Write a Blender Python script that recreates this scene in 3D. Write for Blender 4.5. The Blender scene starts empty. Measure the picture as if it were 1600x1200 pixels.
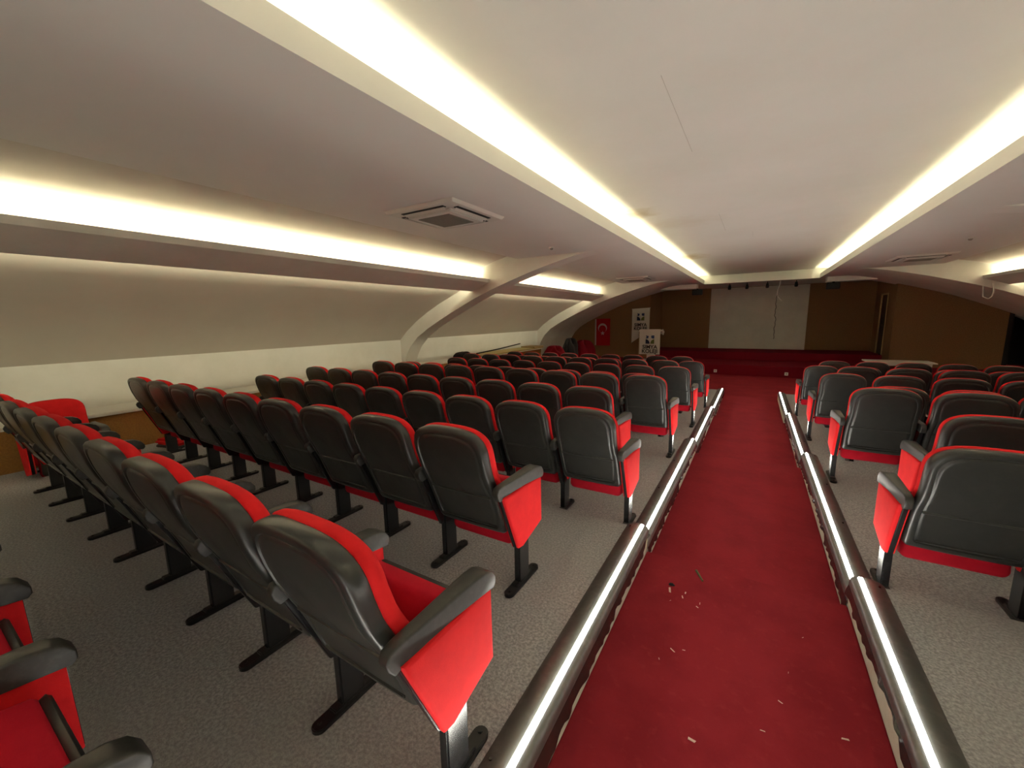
import bpy, bmesh, math, random
from mathutils import Vector, Matrix

random.seed(7)
SC = bpy.context.scene
COL = SC.collection

# ------------------------------------------------------------------ camera
cam_d = bpy.data.cameras.new('camera')
cam_d.sensor_fit = 'HORIZONTAL'
cam_d.sensor_width = 36.0
cam_d.lens = 36.0 * 626.5 / 1600.0
cam_d.clip_start = 0.02
cam = bpy.data.objects.new('camera', cam_d)
COL.objects.link(cam)
yaw, pit, rol = map(math.radians, (31.42, 9.1, -1.06))
fw = Vector((-math.sin(yaw) * math.cos(pit), math.cos(yaw) * math.cos(pit), -math.sin(pit)))
rt = Vector((math.cos(yaw), math.sin(yaw), 0))
up = rt.cross(fw)
rt2 = rt * math.cos(rol) + up * math.sin(rol)
up2 = up * math.cos(rol) - rt * math.sin(rol)
M = Matrix((rt2, up2, -fw)).transposed().to_4x4()
M.translation = (0, 0, 1.56)
cam.matrix_world = M
SC.camera = cam

# ------------------------------------------------------------------ world and exposure
w = bpy.data.worlds.new('world')
SC.world = w
w.use_nodes = True
w.node_tree.nodes['Background'].inputs[0].default_value = (1.0, 0.9, 0.8, 1)
w.node_tree.nodes['Background'].inputs[1].default_value = 0.0
SC.view_settings.view_transform = 'Standard'
SC.view_settings.look = 'None'
SC.view_settings.gamma = 1.0
SC.view_settings.use_curve_mapping = False
SC.view_settings.exposure = 0.5

COVE_COL = (1.0, 0.94, 0.60)
COVE_CENTRE = 29.0      # emission of the cove strips around the central tray
COVE_SIDE = 72.0        # emission of the strips on the side beams
STEP_LED = 38.0         # emission of the aisle step lights

# ------------------------------------------------------------------ materials
def lin(c):
    return tuple(((x / 255) / 12.92 if x / 255 <= 0.04045 else ((x / 255 + 0.055) / 1.055) ** 2.4) for x in c) + (1,)

def mat(name, col, rough=0.6, metal=0.0, spec=0.5, bump=None, var=None, sheen=0.0, coat=0.0):
    """bump = (scale, strength, distance); var = (scale, other colour, low, high)"""
    m = bpy.data.materials.new(name)
    m.use_nodes = True
    nt = m.node_tree
    b = nt.nodes['Principled BSDF']
    b.inputs['Base Color'].default_value = col
    b.inputs['Roughness'].default_value = rough
    b.inputs['Metallic'].default_value = metal
    b.inputs['Specular IOR Level'].default_value = spec
    b.inputs['Sheen Weight'].default_value = sheen
    if sheen:
        b.inputs['Sheen Tint'].default_value = col
        b.inputs['Sheen Roughness'].default_value = 0.4
    b.inputs['Coat Weight'].default_value = coat
    tc = nt.nodes.new('ShaderNodeTexCoord')
    if var:
        n = nt.nodes.new('ShaderNodeTexNoise')
        n.inputs['Scale'].default_value = var[0]
        n.inputs['Detail'].default_value = 5
        n.inputs['Roughness'].default_value = 0.65
        nt.links.new(tc.outputs['Object'], n.inputs['Vector'])
        mr = nt.nodes.new('ShaderNodeMapRange')
        mr.inputs['From Min'].default_value = var[2]
        mr.inputs['From Max'].default_value = var[3]
        nt.links.new(n.outputs['Fac'], mr.inputs['Value'])
        mx = nt.nodes.new('ShaderNodeMix')
        mx.data_type = 'RGBA'
        mx.inputs[6].default_value = col
        mx.inputs[7].default_value = var[1]
        nt.links.new(mr.outputs['Result'], mx.inputs[0])
        nt.links.new(mx.outputs[2], b.inputs['Base Color'])
        m['mix'] = mx.name
    if bump:
        n2 = nt.nodes.new('ShaderNodeTexNoise')
        n2.inputs['Scale'].default_value = bump[0]
        n2.inputs['Detail'].default_value = 4
        nt.links.new(tc.outputs['Object'], n2.inputs['Vector'])
        bp = nt.nodes.new('ShaderNodeBump')
        bp.inputs['Strength'].default_value = bump[1]
        bp.inputs['Distance'].default_value = bump[2]
        nt.links.new(n2.outputs['Fac'], bp.inputs['Height'])
        nt.links.new(bp.outputs['Normal'], b.inputs['Normal'])
    return m

def second_noise(m, scale, col, lo, hi):
    """a second, coarser wear colour over an existing varied material"""
    nt = m.node_tree
    b = nt.nodes['Principled BSDF']
    src = nt.nodes[m['mix']]
    tc = [n for n in nt.nodes if n.type == 'TEX_COORD'][0]
    n = nt.nodes.new('ShaderNodeTexNoise')
    n.inputs['Scale'].default_value = scale
    n.inputs['Detail'].default_value = 6
    nt.links.new(tc.outputs['Object'], n.inputs['Vector'])
    mr = nt.nodes.new('ShaderNodeMapRange')
    mr.inputs['From Min'].default_value = lo
    mr.inputs['From Max'].default_value = hi
    nt.links.new(n.outputs['Fac'], mr.inputs['Value'])
    mx = nt.nodes.new('ShaderNodeMix')
    mx.data_type = 'RGBA'
    nt.links.new(src.outputs[2], mx.inputs[6])
    mx.inputs[7].default_value = col
    nt.links.new(mr.outputs['Result'], mx.inputs[0])
    nt.links.new(mx.outputs[2], b.inputs['Base Color'])

def stain(m, spots):
    """brown water marks with a ragged outline, at fixed spots of the board"""
    nt = m.node_tree
    b = nt.nodes['Principled BSDF']
    tc = [n for n in nt.nodes if n.type == 'TEX_COORD'][0]
    cur = nt.nodes[m['mix']].outputs[2]
    nz = nt.nodes.new('ShaderNodeTexNoise')
    nz.inputs['Scale'].default_value = 5
    nz.inputs['Detail'].default_value = 5
    nt.links.new(tc.outputs['Object'], nz.inputs['Vector'])
    for (x, y, rx, ry, amt) in spots:
        mp = nt.nodes.new('ShaderNodeMapping')
        mp.inputs['Location'].default_value = (-x / rx, -y / ry, 0)
        mp.inputs['Scale'].default_value = (1 / rx, 1 / ry, 0)
        nt.links.new(tc.outputs['Object'], mp.inputs['Vector'])
        ln = nt.nodes.new('ShaderNodeVectorMath')
        ln.operation = 'LENGTH'
        nt.links.new(mp.outputs['Vector'], ln.inputs[0])
        ad = nt.nodes.new('ShaderNodeMath')
        ad.operation = 'ADD'
        nt.links.new(ln.outputs['Value'], ad.inputs[0])
        nt.links.new(nz.outputs['Fac'], ad.inputs[1])
        mr = nt.nodes.new('ShaderNodeMapRange')
        mr.inputs['From Min'].default_value = 0.75
        mr.inputs['From Max'].default_value = 1.45
        mr.inputs['To Min'].default_value = amt
        mr.inputs['To Max'].default_value = 0.0
        nt.links.new(ad.outputs[0], mr.inputs['Value'])
        mx = nt.nodes.new('ShaderNodeMix')
        mx.data_type = 'RGBA'
        nt.links.new(cur, mx.inputs[6])
        mx.inputs[7].default_value = (0.46, 0.33, 0.14, 1)
        nt.links.new(mr.outputs['Result'], mx.inputs[0])
        cur = mx.outputs[2]
    nt.links.new(cur, b.inputs['Base Color'])

def emis(name, col, s):
    m = bpy.data.materials.new(name)
    m.use_nodes = True
    nt = m.node_tree
    nt.nodes.remove(nt.nodes['Principled BSDF'])
    e = nt.nodes.new('ShaderNodeEmission')
    e.inputs[0].default_value = (*col[:3], 1)
    e.inputs[1].default_value = s
    nt.links.new(e.outputs[0], nt.nodes['Material Output'].inputs[0])
    return m

PAINT = mat('wall_paint', (0.87, 0.85, 0.80, 1), 0.85, spec=0.2, bump=(90, 0.08, 0.004), var=(1.3, (0.79, 0.77, 0.71, 1), 0.4, 0.7))
CEIL = mat('ceiling_paint', (0.84, 0.82, 0.78, 1), 0.85, spec=0.2, bump=(60, 0.05, 0.004), var=(0.7, (0.81, 0.79, 0.74, 1), 0.4, 0.7))
VAULT = mat('vault_taupe_paint', (0.70, 0.645, 0.58, 1), 0.85, spec=0.2, bump=(60, 0.06, 0.004), var=(0.9, (0.66, 0.605, 0.54, 1), 0.4, 0.7))
TRAYM = mat('tray_paint', (0.84, 0.82, 0.78, 1), 0.85, spec=0.2, bump=(60, 0.05, 0.004), var=(0.7, (0.80, 0.78, 0.73, 1), 0.4, 0.7))
stain(TRAYM, [(-1.78, 6.3, 0.50, 0.42, 0.55), (-1.72, 11.5, 0.6, 0.8, 0.6), (-1.2, 7.3, 0.8, 0.5, 0.15)])
GREY = mat('grey_carpet', (0.28, 0.274, 0.288, 1), 0.95, spec=0.1, bump=(200, 0.6, 0.005), var=(75, (0.52, 0.515, 0.54, 1), 0.40, 0.66))
second_noise(GREY, 1.1, (0.34, 0.332, 0.335, 1), 0.45, 0.9)
RED = mat('red_carpet', (0.30, 0.022, 0.033, 1), 0.95, spec=0.1, bump=(300, 0.5, 0.003), var=(2.6, (0.25, 0.018, 0.028, 1), 0.4, 0.62))
second_noise(RED, 26, (0.35, 0.035, 0.04, 1), 0.58, 0.95)
STAGER = mat('stage_red_carpet', (0.17, 0.008, 0.018, 1), 0.95, spec=0.1, bump=(300, 0.5, 0.003))
CLOTH = mat('chair_red_fabric', (0.74, 0.016, 0.020, 1), 0.85, spec=0.2, bump=(420, 0.35, 0.002), var=(9, (0.66, 0.012, 0.017, 1), 0.4, 0.65), sheen=0.25)
SEATC = mat('seat_crimson_fabric', (0.50, 0.010, 0.026, 1), 0.88, spec=0.15, bump=(420, 0.35, 0.002), var=(9, (0.44, 0.008, 0.022, 1), 0.4, 0.65), sheen=0.15)
SHELL = mat('black_plastic', (0.026, 0.027, 0.026, 1), 0.31, spec=0.5, bump=(160, 0.06, 0.002), var=(14, (0.036, 0.037, 0.035, 1), 0.45, 0.75))
ARM = mat('arm_plastic', (0.025, 0.025, 0.0235, 1), 0.40, spec=0.5, bump=(120, 0.12, 0.002), var=(30, (0.045, 0.043, 0.040, 1), 0.5, 0.75))
STEEL = mat('black_steel', (0.012, 0.012, 0.013, 1), 0.25, spec=0.6)
SHOE = mat('foot_steel', (0.014, 0.014, 0.015, 1), 0.35, spec=0.5)
EDGE = mat('pale_edge_board', (0.42, 0.38, 0.32, 1), 0.6)
WOOD = mat('ledge_front_board', (0.31, 0.155, 0.045, 1), 0.8, spec=0.15, bump=(300, 0.4, 0.002), var=(60, (0.26, 0.125, 0.038, 1), 0.4, 0.6))
BROWN = mat('brown_wall_covering', (0.27, 0.150, 0.072, 1), 0.9, spec=0.15, bump=(200, 0.5, 0.003), var=(40, (0.22, 0.120, 0.056, 1), 0.4, 0.6))
DOORM = mat('dark_door', (0.06, 0.034, 0.026, 1), 0.6)
RECESS_SHADE = mat('recess_shade', (0.012, 0.011, 0.010, 1), 0.8)
SCREEN = mat('projection_surface', (0.68, 0.65, 0.60, 1), 0.9, spec=0.1, var=(2, (0.63, 0.60, 0.55, 1), 0.4, 0.6))
WHITE = mat('white_plastic', (0.76, 0.74, 0.69, 1), 0.5)
BANNER = mat('white_banner_cloth', (0.70, 0.67, 0.60, 1), 0.85, spec=0.1, bump=(14, 0.3, 0.02))
FLAGR = mat('flag_red', (0.42, 0.010, 0.016, 1), 0.8, spec=0.1)
FLAGW = mat('flag_white', (0.52, 0.45, 0.42, 1), 0.8, spec=0.1)
NAVY = mat('logo_navy', (0.012, 0.022, 0.06, 1), 0.7)
BLUE = mat('logo_blue', (0.03, 0.06, 0.16, 1), 0.7)
OLIVE = mat('logo_green', (0.14, 0.16, 0.035, 1), 0.7)
INK = mat('letter_ink', (0.03, 0.026, 0.025, 1), 0.7)
NOSE = mat('dark_metal_profile', (0.17, 0.17, 0.165, 1), 0.36, metal=0.6, bump=(70, 0.08, 0.002), var=(18, (0.24, 0.235, 0.225, 1), 0.5, 0.8))
FILM = mat('torn_black_film', (0.02, 0.02, 0.018, 1), 0.25, spec=0.6)
RISER = mat('riser_plaster', (0.60, 0.58, 0.48, 1), 0.8, spec=0.2, bump=(40, 0.2, 0.004), var=(5, (0.5, 0.48, 0.38, 1), 0.45, 0.7))
BLACKC = mat('black_cloth', (0.01, 0.01, 0.012, 1), 0.9)
HEAP = mat('dark_red_cloth', (0.16, 0.006, 0.014, 1), 0.9, spec=0.1)
CARD = mat('yellow_board', (0.50, 0.40, 0.17, 1), 0.7)
TAN = mat('tan_board', (0.42, 0.27, 0.12, 1), 0.7)
GRILLE = mat('ac_grille', (0.30, 0.28, 0.24, 1), 0.7)
SLOT = mat('ac_slot', (0.02, 0.02, 0.018, 1), 0.7)
PAPER = mat('paper_scrap', (0.72, 0.55, 0.48, 1), 0.8)
LED_COVE = emis('cove_led', COVE_COL, COVE_CENTRE)
LED_SIDE = emis('side_cove_led', (1.0, 0.94, 0.64), COVE_SIDE)
LED_STEP = emis('step_led', (1.0, 0.97, 0.86), STEP_LED)

# ------------------------------------------------------------------ mesh helpers
class MB:
    def __init__(s):
        s.v = []
        s.f = []
    def add(s, vs, fs):
        o = len(s.v)
        s.v += [tuple(v) for v in vs]
        s.f += [tuple(i + o for i in f) for f in fs]
        return s
    def box(s, x0, x1, y0, y1, z0, z1):
        return s.add([(x, y, z) for z in (z0, z1) for y in (y0, y1) for x in (x0, x1)],
                     [(0, 2, 3, 1), (4, 5, 7, 6), (0, 1, 5, 4), (2, 6, 7, 3), (0, 4, 6, 2), (1, 3, 7, 5)])
    def hexa(s, p):      # 8 points: bottom ring 0-3, top ring 4-7
        return s.add(p, [(0, 3, 2, 1), (4, 5, 6, 7), (0, 1, 5, 4), (1, 2, 6, 5), (2, 3, 7, 6), (3, 0, 4, 7)])
    def prism(s, prof, a, b, axis='y', smooth_caps=True):
        """prof: closed list of 2-D points; axis y -> (x,z), axis x -> (y,z), axis z -> (x,y)"""
        n = len(prof)
        def P(q, t):
            if axis == 'y': return (q[0], t, q[1])
            if axis == 'x': return (t, q[0], q[1])
            return (q[0], q[1], t)
        vs = [P(q, a) for q in prof] + [P(q, b) for q in prof]
        fs = [tuple(range(n)), tuple(range(2 * n - 1, n - 1, -1))]
        fs += [(i, (i + 1) % n, (i + 1) % n + n, i + n) for i in range(n)]
        return s.add(vs, fs)
    def tube(s, pts, r, n=8):
        rings = []
        for i, p in enumerate(pts):
            p = Vector(p)
            d = (Vector(pts[min(i + 1, len(pts) - 1)]) - Vector(pts[max(i - 1, 0)])).normalized()
            u = d.orthogonal().normalized() if i == 0 else (u0 - d * u0.dot(d)).normalized()
            u0 = u
            v = d.cross(u)
            rr = r[i] if isinstance(r, (list, tuple)) else r
            rings.append([p + (u * math.cos(2 * math.pi * k / n) + v * math.sin(2 * math.pi * k / n)) * rr for k in range(n)])
        vs = [q for R in rings for q in R]
        fs = []
        for i in range(len(rings) - 1):
            for k in range(n):
                fs.append((i * n + k, i * n + (k + 1) % n, (i + 1) * n + (k + 1) % n, (i + 1) * n + k))
        fs.append(tuple(range(n - 1, -1, -1)))
        fs.append(tuple(range((len(rings) - 1) * n, len(rings) * n)))
        return s.add(vs, fs)
    def grid(s, fn, nu, nv):
        vs = [fn(i / nu, j / nv) for j in range(nv + 1) for i in range(nu + 1)]
        fs = [(j * (nu + 1) + i, j * (nu + 1) + i + 1, (j + 1) * (nu + 1) + i + 1, (j + 1) * (nu + 1) + i)
              for j in range(nv) for i in range(nu)]
        return s.add(vs, fs)
    def mesh(s, name, m, bevel=0, seg=2, smooth=None, solid=0):
        me = bpy.data.meshes.new(name)
        me.from_pydata(s.v, [], s.f)
        bm = bmesh.new()
        bm.from_mesh(me)
        bmesh.ops.remove_doubles(bm, verts=bm.verts, dist=1e-5)
        if solid:
            bmesh.ops.recalc_face_normals(bm, faces=bm.faces)
            bmesh.ops.solidify(bm, geom=bm.faces[:], thickness=solid)
        bmesh.ops.recalc_face_normals(bm, faces=bm.faces)
        if bevel:
            es = [e for e in bm.edges if len(e.link_faces) == 2 and e.calc_face_angle(0) > 0.5]
            bmesh.ops.bevel(bm, geom=es, offset=bevel, segments=seg, affect='EDGES', clamp_overlap=True)
        bm.to_mesh(me)
        bm.free()
        me.materials.append(m)
        if smooth is None: smooth = bool(bevel)
        if smooth:
            for p in me.polygons: p.use_smooth = True
            me.set_sharp_from_angle(angle=math.radians(42 if smooth is True else smooth))
        return me
    def build(s, name, m, parent=None, **k):
        return link(name, s.mesh(name, m, **k), parent)

def link(name, me, parent=None, loc=None):
    o = bpy.data.objects.new(name, me)
    COL.objects.link(o)
    if parent is not None: o.parent = parent
    if loc is not None: o.location = loc
    return o

def tag(o, label, cat, group=None, kind=None):
    o['label'] = label
    o['category'] = cat
    if group: o['group'] = group
    if kind: o['kind'] = kind
    return o

def empty(name, loc=(0, 0, 0), rz=0.0):
    o = bpy.data.objects.new(name, None)
    COL.objects.link(o)
    o.empty_display_size = 0.1
    o.location = loc
    o.rotation_euler = (0, 0, rz)
    return o

def struct(o, label=None):
    o['kind'] = 'structure'
    if label: o['label'] = label
    return o

def kids(o):
    return [c for c in COL.objects if c.parent == o]

def copy_tree(o, parent=None, skip=()):
    c = o.copy()
    COL.objects.link(c)
    c.parent = parent
    for ch in TREE.get(o.name, []):
        if ch.get('side') in skip: continue
        k = copy_tree(ch, c, skip)
    return c
TREE = {}

DRIFT = -0.005            # the seating and the aisle run very slightly off the room axis
def dx(y): return DRIFT * y
def MX(x): return -0.30 - x   # mirror about the room's own axis

# ------------------------------------------------------------------ levels
YB = [-7.0, 2.88, 5.75, 8.60, 11.60]
TZ = [0.0, -0.11, -0.23, -0.34]      # seating tiers
AZ = [-0.17, -0.27, -0.38, -0.48]    # aisle levels
FZ = -0.48                           # front floor
XL, XR = -7.5, MX(-7.5)
ZC = 2.74                            # soffit
TIN = 0.725                          # inner edge of the tiers

names = ['top', 'second', 'third', 'lowest']
for i in range(4):
    y0, y1 = YB[i], YB[i + 1]
    m = MB()
    m.hexa([(XL, y0, -0.7), (-TIN + dx(y0), y0, -0.7), (-TIN + dx(y1), y1, -0.7), (XL, y1, -0.7),
            (XL, y0, TZ[i]), (-TIN + dx(y0), y0, TZ[i]), (-TIN + dx(y1), y1, TZ[i]), (XL, y1, TZ[i])])
    struct(m.build('floor', GREY), 'grey carpeted seating tier left of the aisle')
    m = MB()
    m.hexa([(TIN + dx(y0), y0, -0.7), (XR, y0, -0.7), (XR, y1, -0.7), (TIN + dx(y1), y1, -0.7),
            (TIN + dx(y0), y0, TZ[i]), (XR, y0, TZ[i]), (XR, y1, TZ[i]), (TIN + dx(y1), y1, TZ[i])])
    struct(m.build('floor', GREY), 'grey carpeted seating tier right of the aisle')
    m = MB()
    a = 0.585
    m.hexa([(-a + dx(y0), y0, -0.7), (a + dx(y0), y0, -0.7), (a + dx(y1), y1, -0.7), (-a + dx(y1), y1, -0.7),
            (-a + dx(y0), y0, AZ[i]), (a + dx(y0), y0, AZ[i]), (a + dx(y1), y1, AZ[i]), (-a + dx(y1), y1, AZ[i])])
    struct(m.build('floor', RED, bevel=0.006), 'red carpeted aisle step')
    # plaster side faces of the tiers along the aisle
    for sx in (-1, 1):
        q0, q1 = 0.585, TIN
        m = MB()
        def XX(q, y): return sx * q + dx(y)
        m.hexa([(XX(q0, y0), y0, -0.7), (XX(q1, y0), y0, -0.7), (XX(q1, y1), y1, -0.7), (XX(q0, y1), y1, -0.7),
                (XX(q0, y0), y0, TZ[i] - 0.004), (XX(q1, y0), y0, TZ[i] - 0.004), (XX(q1, y1), y1, TZ[i] - 0.004), (XX(q0, y1), y1, TZ[i] - 0.004)])
        struct(m.build('trim_%d' % (1 + i * 2 + (sx > 0)), RISER), 'pale plaster side of the seating tier')

m = MB().box(XL, XR, 11.60, 20.0, -0.9, FZ)
struct(m.build('floor', RED), 'red carpeted floor in front of the stage')
m = MB().box(-7.5, 7.2, 15.8, 19.75, FZ, -0.13)
struct(m.build('floor', STAGER, bevel=0.01), 'lower red carpeted stage step')
m = MB().box(-3.9, 3.6, 17.8, 19.75, -0.13, 0.165)
struct(m.build('floor', STAGER, bevel=0.01), 'upper red carpeted stage')

# ------------------------------------------------------------------ side walls, ledges, vaults, ribs, beams
RIB = [(-7.5, 0.30), (-7.33, 0.72), (-7.18, 0.95), (-6.92, 1.19), (-6.55, 1.41), (-6.18, 1.59), (-5.7, 1.81), (-5.19, 2.03),
       (-4.75, 2.19), (-4.28, 2.34), (-3.9, 2.455), (-3.55, 2.55), (-3.2, 2.635), (-2.9, 2.70), (-2.6, 2.74)]
LOW = [(-7.5, 1.12), (-7.25, 1.34), (-6.94, 1.555), (-6.6, 1.75), (-6.19, 1.95), (-5.85, 2.09), (-5.6, 2.20), (-5.46, 2.32), (-5.36, 2.46)]
UPP = [(-5.36, 2.46), (-5.1, 2.60), (-4.7, 2.735), (-4.3, 2.825), (-4.13, 2.855)]
RY = [(-0.75, -0.35), (7.05, 7.45), (14.3, 17.45)]
BAYS = [(-0.35, 7.05), (7.45, 14.3), (-7.0, -0.75)]  # last bay is unseen; its light strips are added to brighten the hall

for side in (0, 1):
    fx = (lambda x: x) if side == 0 else MX
    sd = ('left', 'right')[side]
    X = lambda L: [(fx(a), b) for a, b in L]
    # vertical wall
    m = MB()
    x = fx(-7.5); x2 = fx(-7.7)
    m.box(min(x, x2), max(x, x2), -7.0, 17.5, -0.9, 1.12)
    struct(m.build('wall_' + sd, PAINT), 'pale painted low side wall')
    # vault shell, lower and upper panel, with thickness
    outer = [(-4.13, 3.1), (-5.4, 2.9), (-6.4, 2.45), (-7.7, 1.5), (-7.7, 1.12)]
    m = MB().prism(X(LOW + UPP[1:] + outer), -7.0, 17.5)
    struct(m.build('ceiling', VAULT, smooth=30), 'curved vault panel over the side of the hall')
    # ribs
    for (y0, y1) in RY:
        prof = X(RIB + [(-2.6, 2.80), (-4.0, 2.95), (-5.5, 2.6), (-7.5, 1.9)])
        m = MB().prism(prof, y0, y1)
        struct(m.build('trim_%d' % (10 + side * 3 + RY.index((y0, y1))), PAINT, smooth=30), 'arched rib across the vault')
    # hanging light beams between the ribs
    for k, (y0, y1) in enumerate(BAYS):
        A, B, L2 = (-5.27, 2.17), (-4.83, 2.335), (-4.81, 2.40)
        prof = X([A, B, L2, (-4.835, 2.40), (-4.86, 2.352), (-5.278, 2.182)])
        m = MB().prism(prof, y0, y1)
        o = m.build('trim_%d' % (20 + side * 3 + k), PAINT)
        struct(o, 'long sloping light beam hung under the vault')
        xs = sorted((fx(-4.99), fx(-4.94)))
        e = empty('led_strip', (fx(-5.03), y0 + 0.02, 2.335))
        # tilt and backing are invented to aim the strip at the wall, so it washes the vault above and below the beam
        sg = 1 if side == 0 else -1
        L_ = y1 - y0 - 0.04
        def q(u, n_):           # u along the tilted face, n_ out of it
            ta = math.radians(52)
            U_, N_ = (math.cos(ta), math.sin(ta)), (-math.sin(ta), math.cos(ta))
            return (sg * (U_[0] * u + N_[0] * n_), 0.022 + U_[1] * u + N_[1] * n_)
        MB().prism([q(-0.03, -0.006), q(0.03, -0.006), q(0.03, 0.0), q(-0.03, 0.0)], 0, L_).build('backing_strip', WHITE, e)
        MB().prism([q(-0.02, 0.0005), q(0.02, 0.0005), q(0.02, 0.003), q(-0.02, 0.003)], 0.01, L_ - 0.01).build('diodes', LED_SIDE, e)
        tag(e, 'glowing strip hidden on the %s beam of the %s bay' % (sd, ('near', 'far', 'added unseen rear')[k]), 'light strip', 'side cove light strips')
    # ledge along the wall
    xa, xb = sorted((fx(-7.5), fx(-6.88)))
    e = struct(MB().box(xa, xb, -7.0, 13.4, -0.9, 0.47).build('baseboard_' + sd, WOOD), 'orange-brown boarded bench front')
    xa, xb = sorted((fx(-7.5), fx(-6.85)))
    struct(MB().box(xa, xb, -7.0, 13.42, 0.47, 0.51).build('trim_%d' % (30 + side), PAINT, bevel=0.006), 'white ledge cap along the side wall')

# soffits and central tray
TL, TR_, TY = -1.83, 1.64, 16.95
def ceil_box(*a, label='flat painted soffit'):
    return struct(MB().box(*a).build('ceiling', CEIL), label)
# the underside of the light trough is the soffit; its floor stops behind the lip
ceil_box(-4.13, TL - 0.30, -7.0, 17.45, ZC, 3.12)
ceil_box(TR_ + 0.30, MX(-4.13), -7.0, 17.45, ZC, 3.12)
ceil_box(TL - 0.30, TL - 0.02, -7.0, TY + 0.3, ZC, ZC + 0.025)
ceil_box(TR_ + 0.02, TR_ + 0.30, -7.0, TY + 0.3, ZC, ZC + 0.025)
ceil_box(TL - 0.02, TR_ + 0.02, TY + 0.02, TY + 0.3, ZC, ZC + 0.025)
ceil_box(TL - 0.30, TR_ + 0.30, TY + 0.3, 20.0, ZC, 3.12)
ceil_box(-4.13, TL - 0.30, 17.45, 20.0, ZC, 3.12)
ceil_box(TR_ + 0.30, MX(-4.13), 17.45, 20.0, ZC, 3.12)
m = MB()
for (x0, x1) in ((TL - 0.02, TL), (TR_, TR_ + 0.02)):
    m.box(x0, x1, -7.0, TY, ZC, ZC + 0.145)
m.box(TL - 0.02, TR_ + 0.02, TY, TY + 0.02, ZC, ZC + 0.145)
struct(m.build('trim_40', CEIL), 'upright lip around the recessed ceiling tray')
tray = MB().box(TL - 0.34, TR_ + 0.34, -7.0, TY + 0.34, 3.065, 3.14)
struct(tray.build('ceiling', TRAYM), 'raised white ceiling inside the light tray')
# hairline cracks and brown water marks on the tray ceiling
m = MB()
for (x, y0, y1, w_) in ((-0.63, 2.9, 4.3, 0.004), (-0.61, 7.0, 8.4, 0.004), (-0.2, 8.8, 9.3, 0.003)):
    m.box(x, x + w_, y0, y1, 3.063, 3.0651)
struct(m.build('trim_41', mat('joint_filler', (0.60, 0.57, 0.52, 1), 0.9)), 'hairline joints in the tray ceiling')
for k, (x, y0, y1, lab) in enumerate(((TL - 0.13, -6.9, 16.9, 'left'), (TR_ + 0.13, -6.9, 16.9, 'right'))):
    e = empty('led_strip', (x, y0, ZC + 0.036))
    MB().box(-0.03, 0.03, 0, y1 - y0, -0.005, 0.006).build('backing_strip', WHITE, e)
    MB().box(-0.022, 0.022, 0.01, y1 - y0 - 0.01, 0.006, 0.018).build('diodes', LED_COVE, e)
    tag(e, 'glowing strip along the %s edge of the central ceiling tray' % lab, 'light strip', 'central cove light strips')

# back wall behind the camera
struct(MB().box(-7.7, 7.4, -7.2, -7.0, -0.9, 3.14).build('wall_back', PAINT), 'painted wall behind the seats')

# ------------------------------------------------------------------ stage end
def flat_clip_wall(name, x0, x1, y0, y1, mt, label):
    """brown wall piece whose top follows the rib profile"""
    def zt(x):
        xx = x if x < -0.15 else MX(x)
        P = RIB
        if xx >= P[-1][0]: return 2.80
        for a, b in zip(P, P[1:]):
            if a[0] <= xx <= b[0]:
                return a[1] + (b[1] - a[1]) * (xx - a[0]) / (b[0] - a[0]) + 0.05
        return P[0][1]
    n = 24
    xs = [x0 + (x1 - x0) * i / n for i in range(n + 1)]
    prof = [(x0, -0.5)] + [(x1, -0.5)] + [(x, zt(x)) for x in reversed(xs)]
    return struct(MB().prism(prof, y0, y1).build(name, mt), label)
flat_clip_wall('wall_front', -7.5, -3.95, 17.4, 17.5, BROWN, 'brown covered wall left of the stage')
flat_clip_wall('wall_front', 3.62, 6.05, 17.1, 17.2, BROWN, 'brown covered wall right of the stage')
struct(MB().box(-3.95, -3.85, 17.4, 19.8, -0.5, 2.8).build('wall_left', BROWN), 'brown return wall on the left of the stage')
struct(MB().box(3.62, 3.72, 17.2, 18.0, -0.5, 2.8).build('wall_right', BROWN), 'brown return wall right of the stage, near part')
struct(MB().box(3.62, 3.72, 18.9, 19.8, -0.5, 2.8).build('wall_right', BROWN), 'brown return wall right of the stage, far part')
struct(MB().box(3.62, 3.72, 18.0, 18.9, 2.2, 2.8).build('wall_right', BROWN), 'brown wall above the side door')
struct(MB().box(-3.95, 3.72, 19.7, 19.8, -0.5, 2.8).build('wall_front', BROWN), 'brown back wall of the stage')
d = empty('door_1', (3.66, 18.0, 0.165))
struct(d, 'dark side door of the stage')
MB().box(-0.02, 0.03, 0.05, 0.85, 0.0, 2.0).build('door_leaf', DOORM, d, bevel=0.004)
m = MB().box(-0.06, 0.06, 0.0, 0.05, 0.0, 2.05).box(-0.06, 0.06, 0.85, 0.90, 0, 2.05).box(-0.06, 0.06, 0.0, 0.9, 2.0, 2.05)
m.build('door_frame', TAN, d)
m = MB().tube([(-0.03, 0.14, 1.0), (-0.07, 0.14, 1.0), (-0.07, 0.26, 1.0)], 0.009)
m.build('door_handle', STEEL, d)
# opening on the far right, its shade put into near-black surfaces
struct(MB().box(6.05, 7.2, 19.0, 19.1, -0.5, 1.9).build('wall_right', RECESS_SHADE), 'dark recess beyond the right brown wall')
struct(MB().box(6.05, 6.15, 17.1, 19.0, -0.5, 1.9).build('wall_right', RECESS_SHADE), 'dark side of the recess')
struct(MB().box(7.2, 7.3, 17.4, 19.1, -0.9, 1.9).build('wall_right', RECESS_SHADE), 'far side of the recess')
struct(MB().box(6.05, 7.3, 17.45, 19.1, 1.9, 2.0).build('ceiling', RECESS_SHADE), 'ceiling of the recess')
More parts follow.
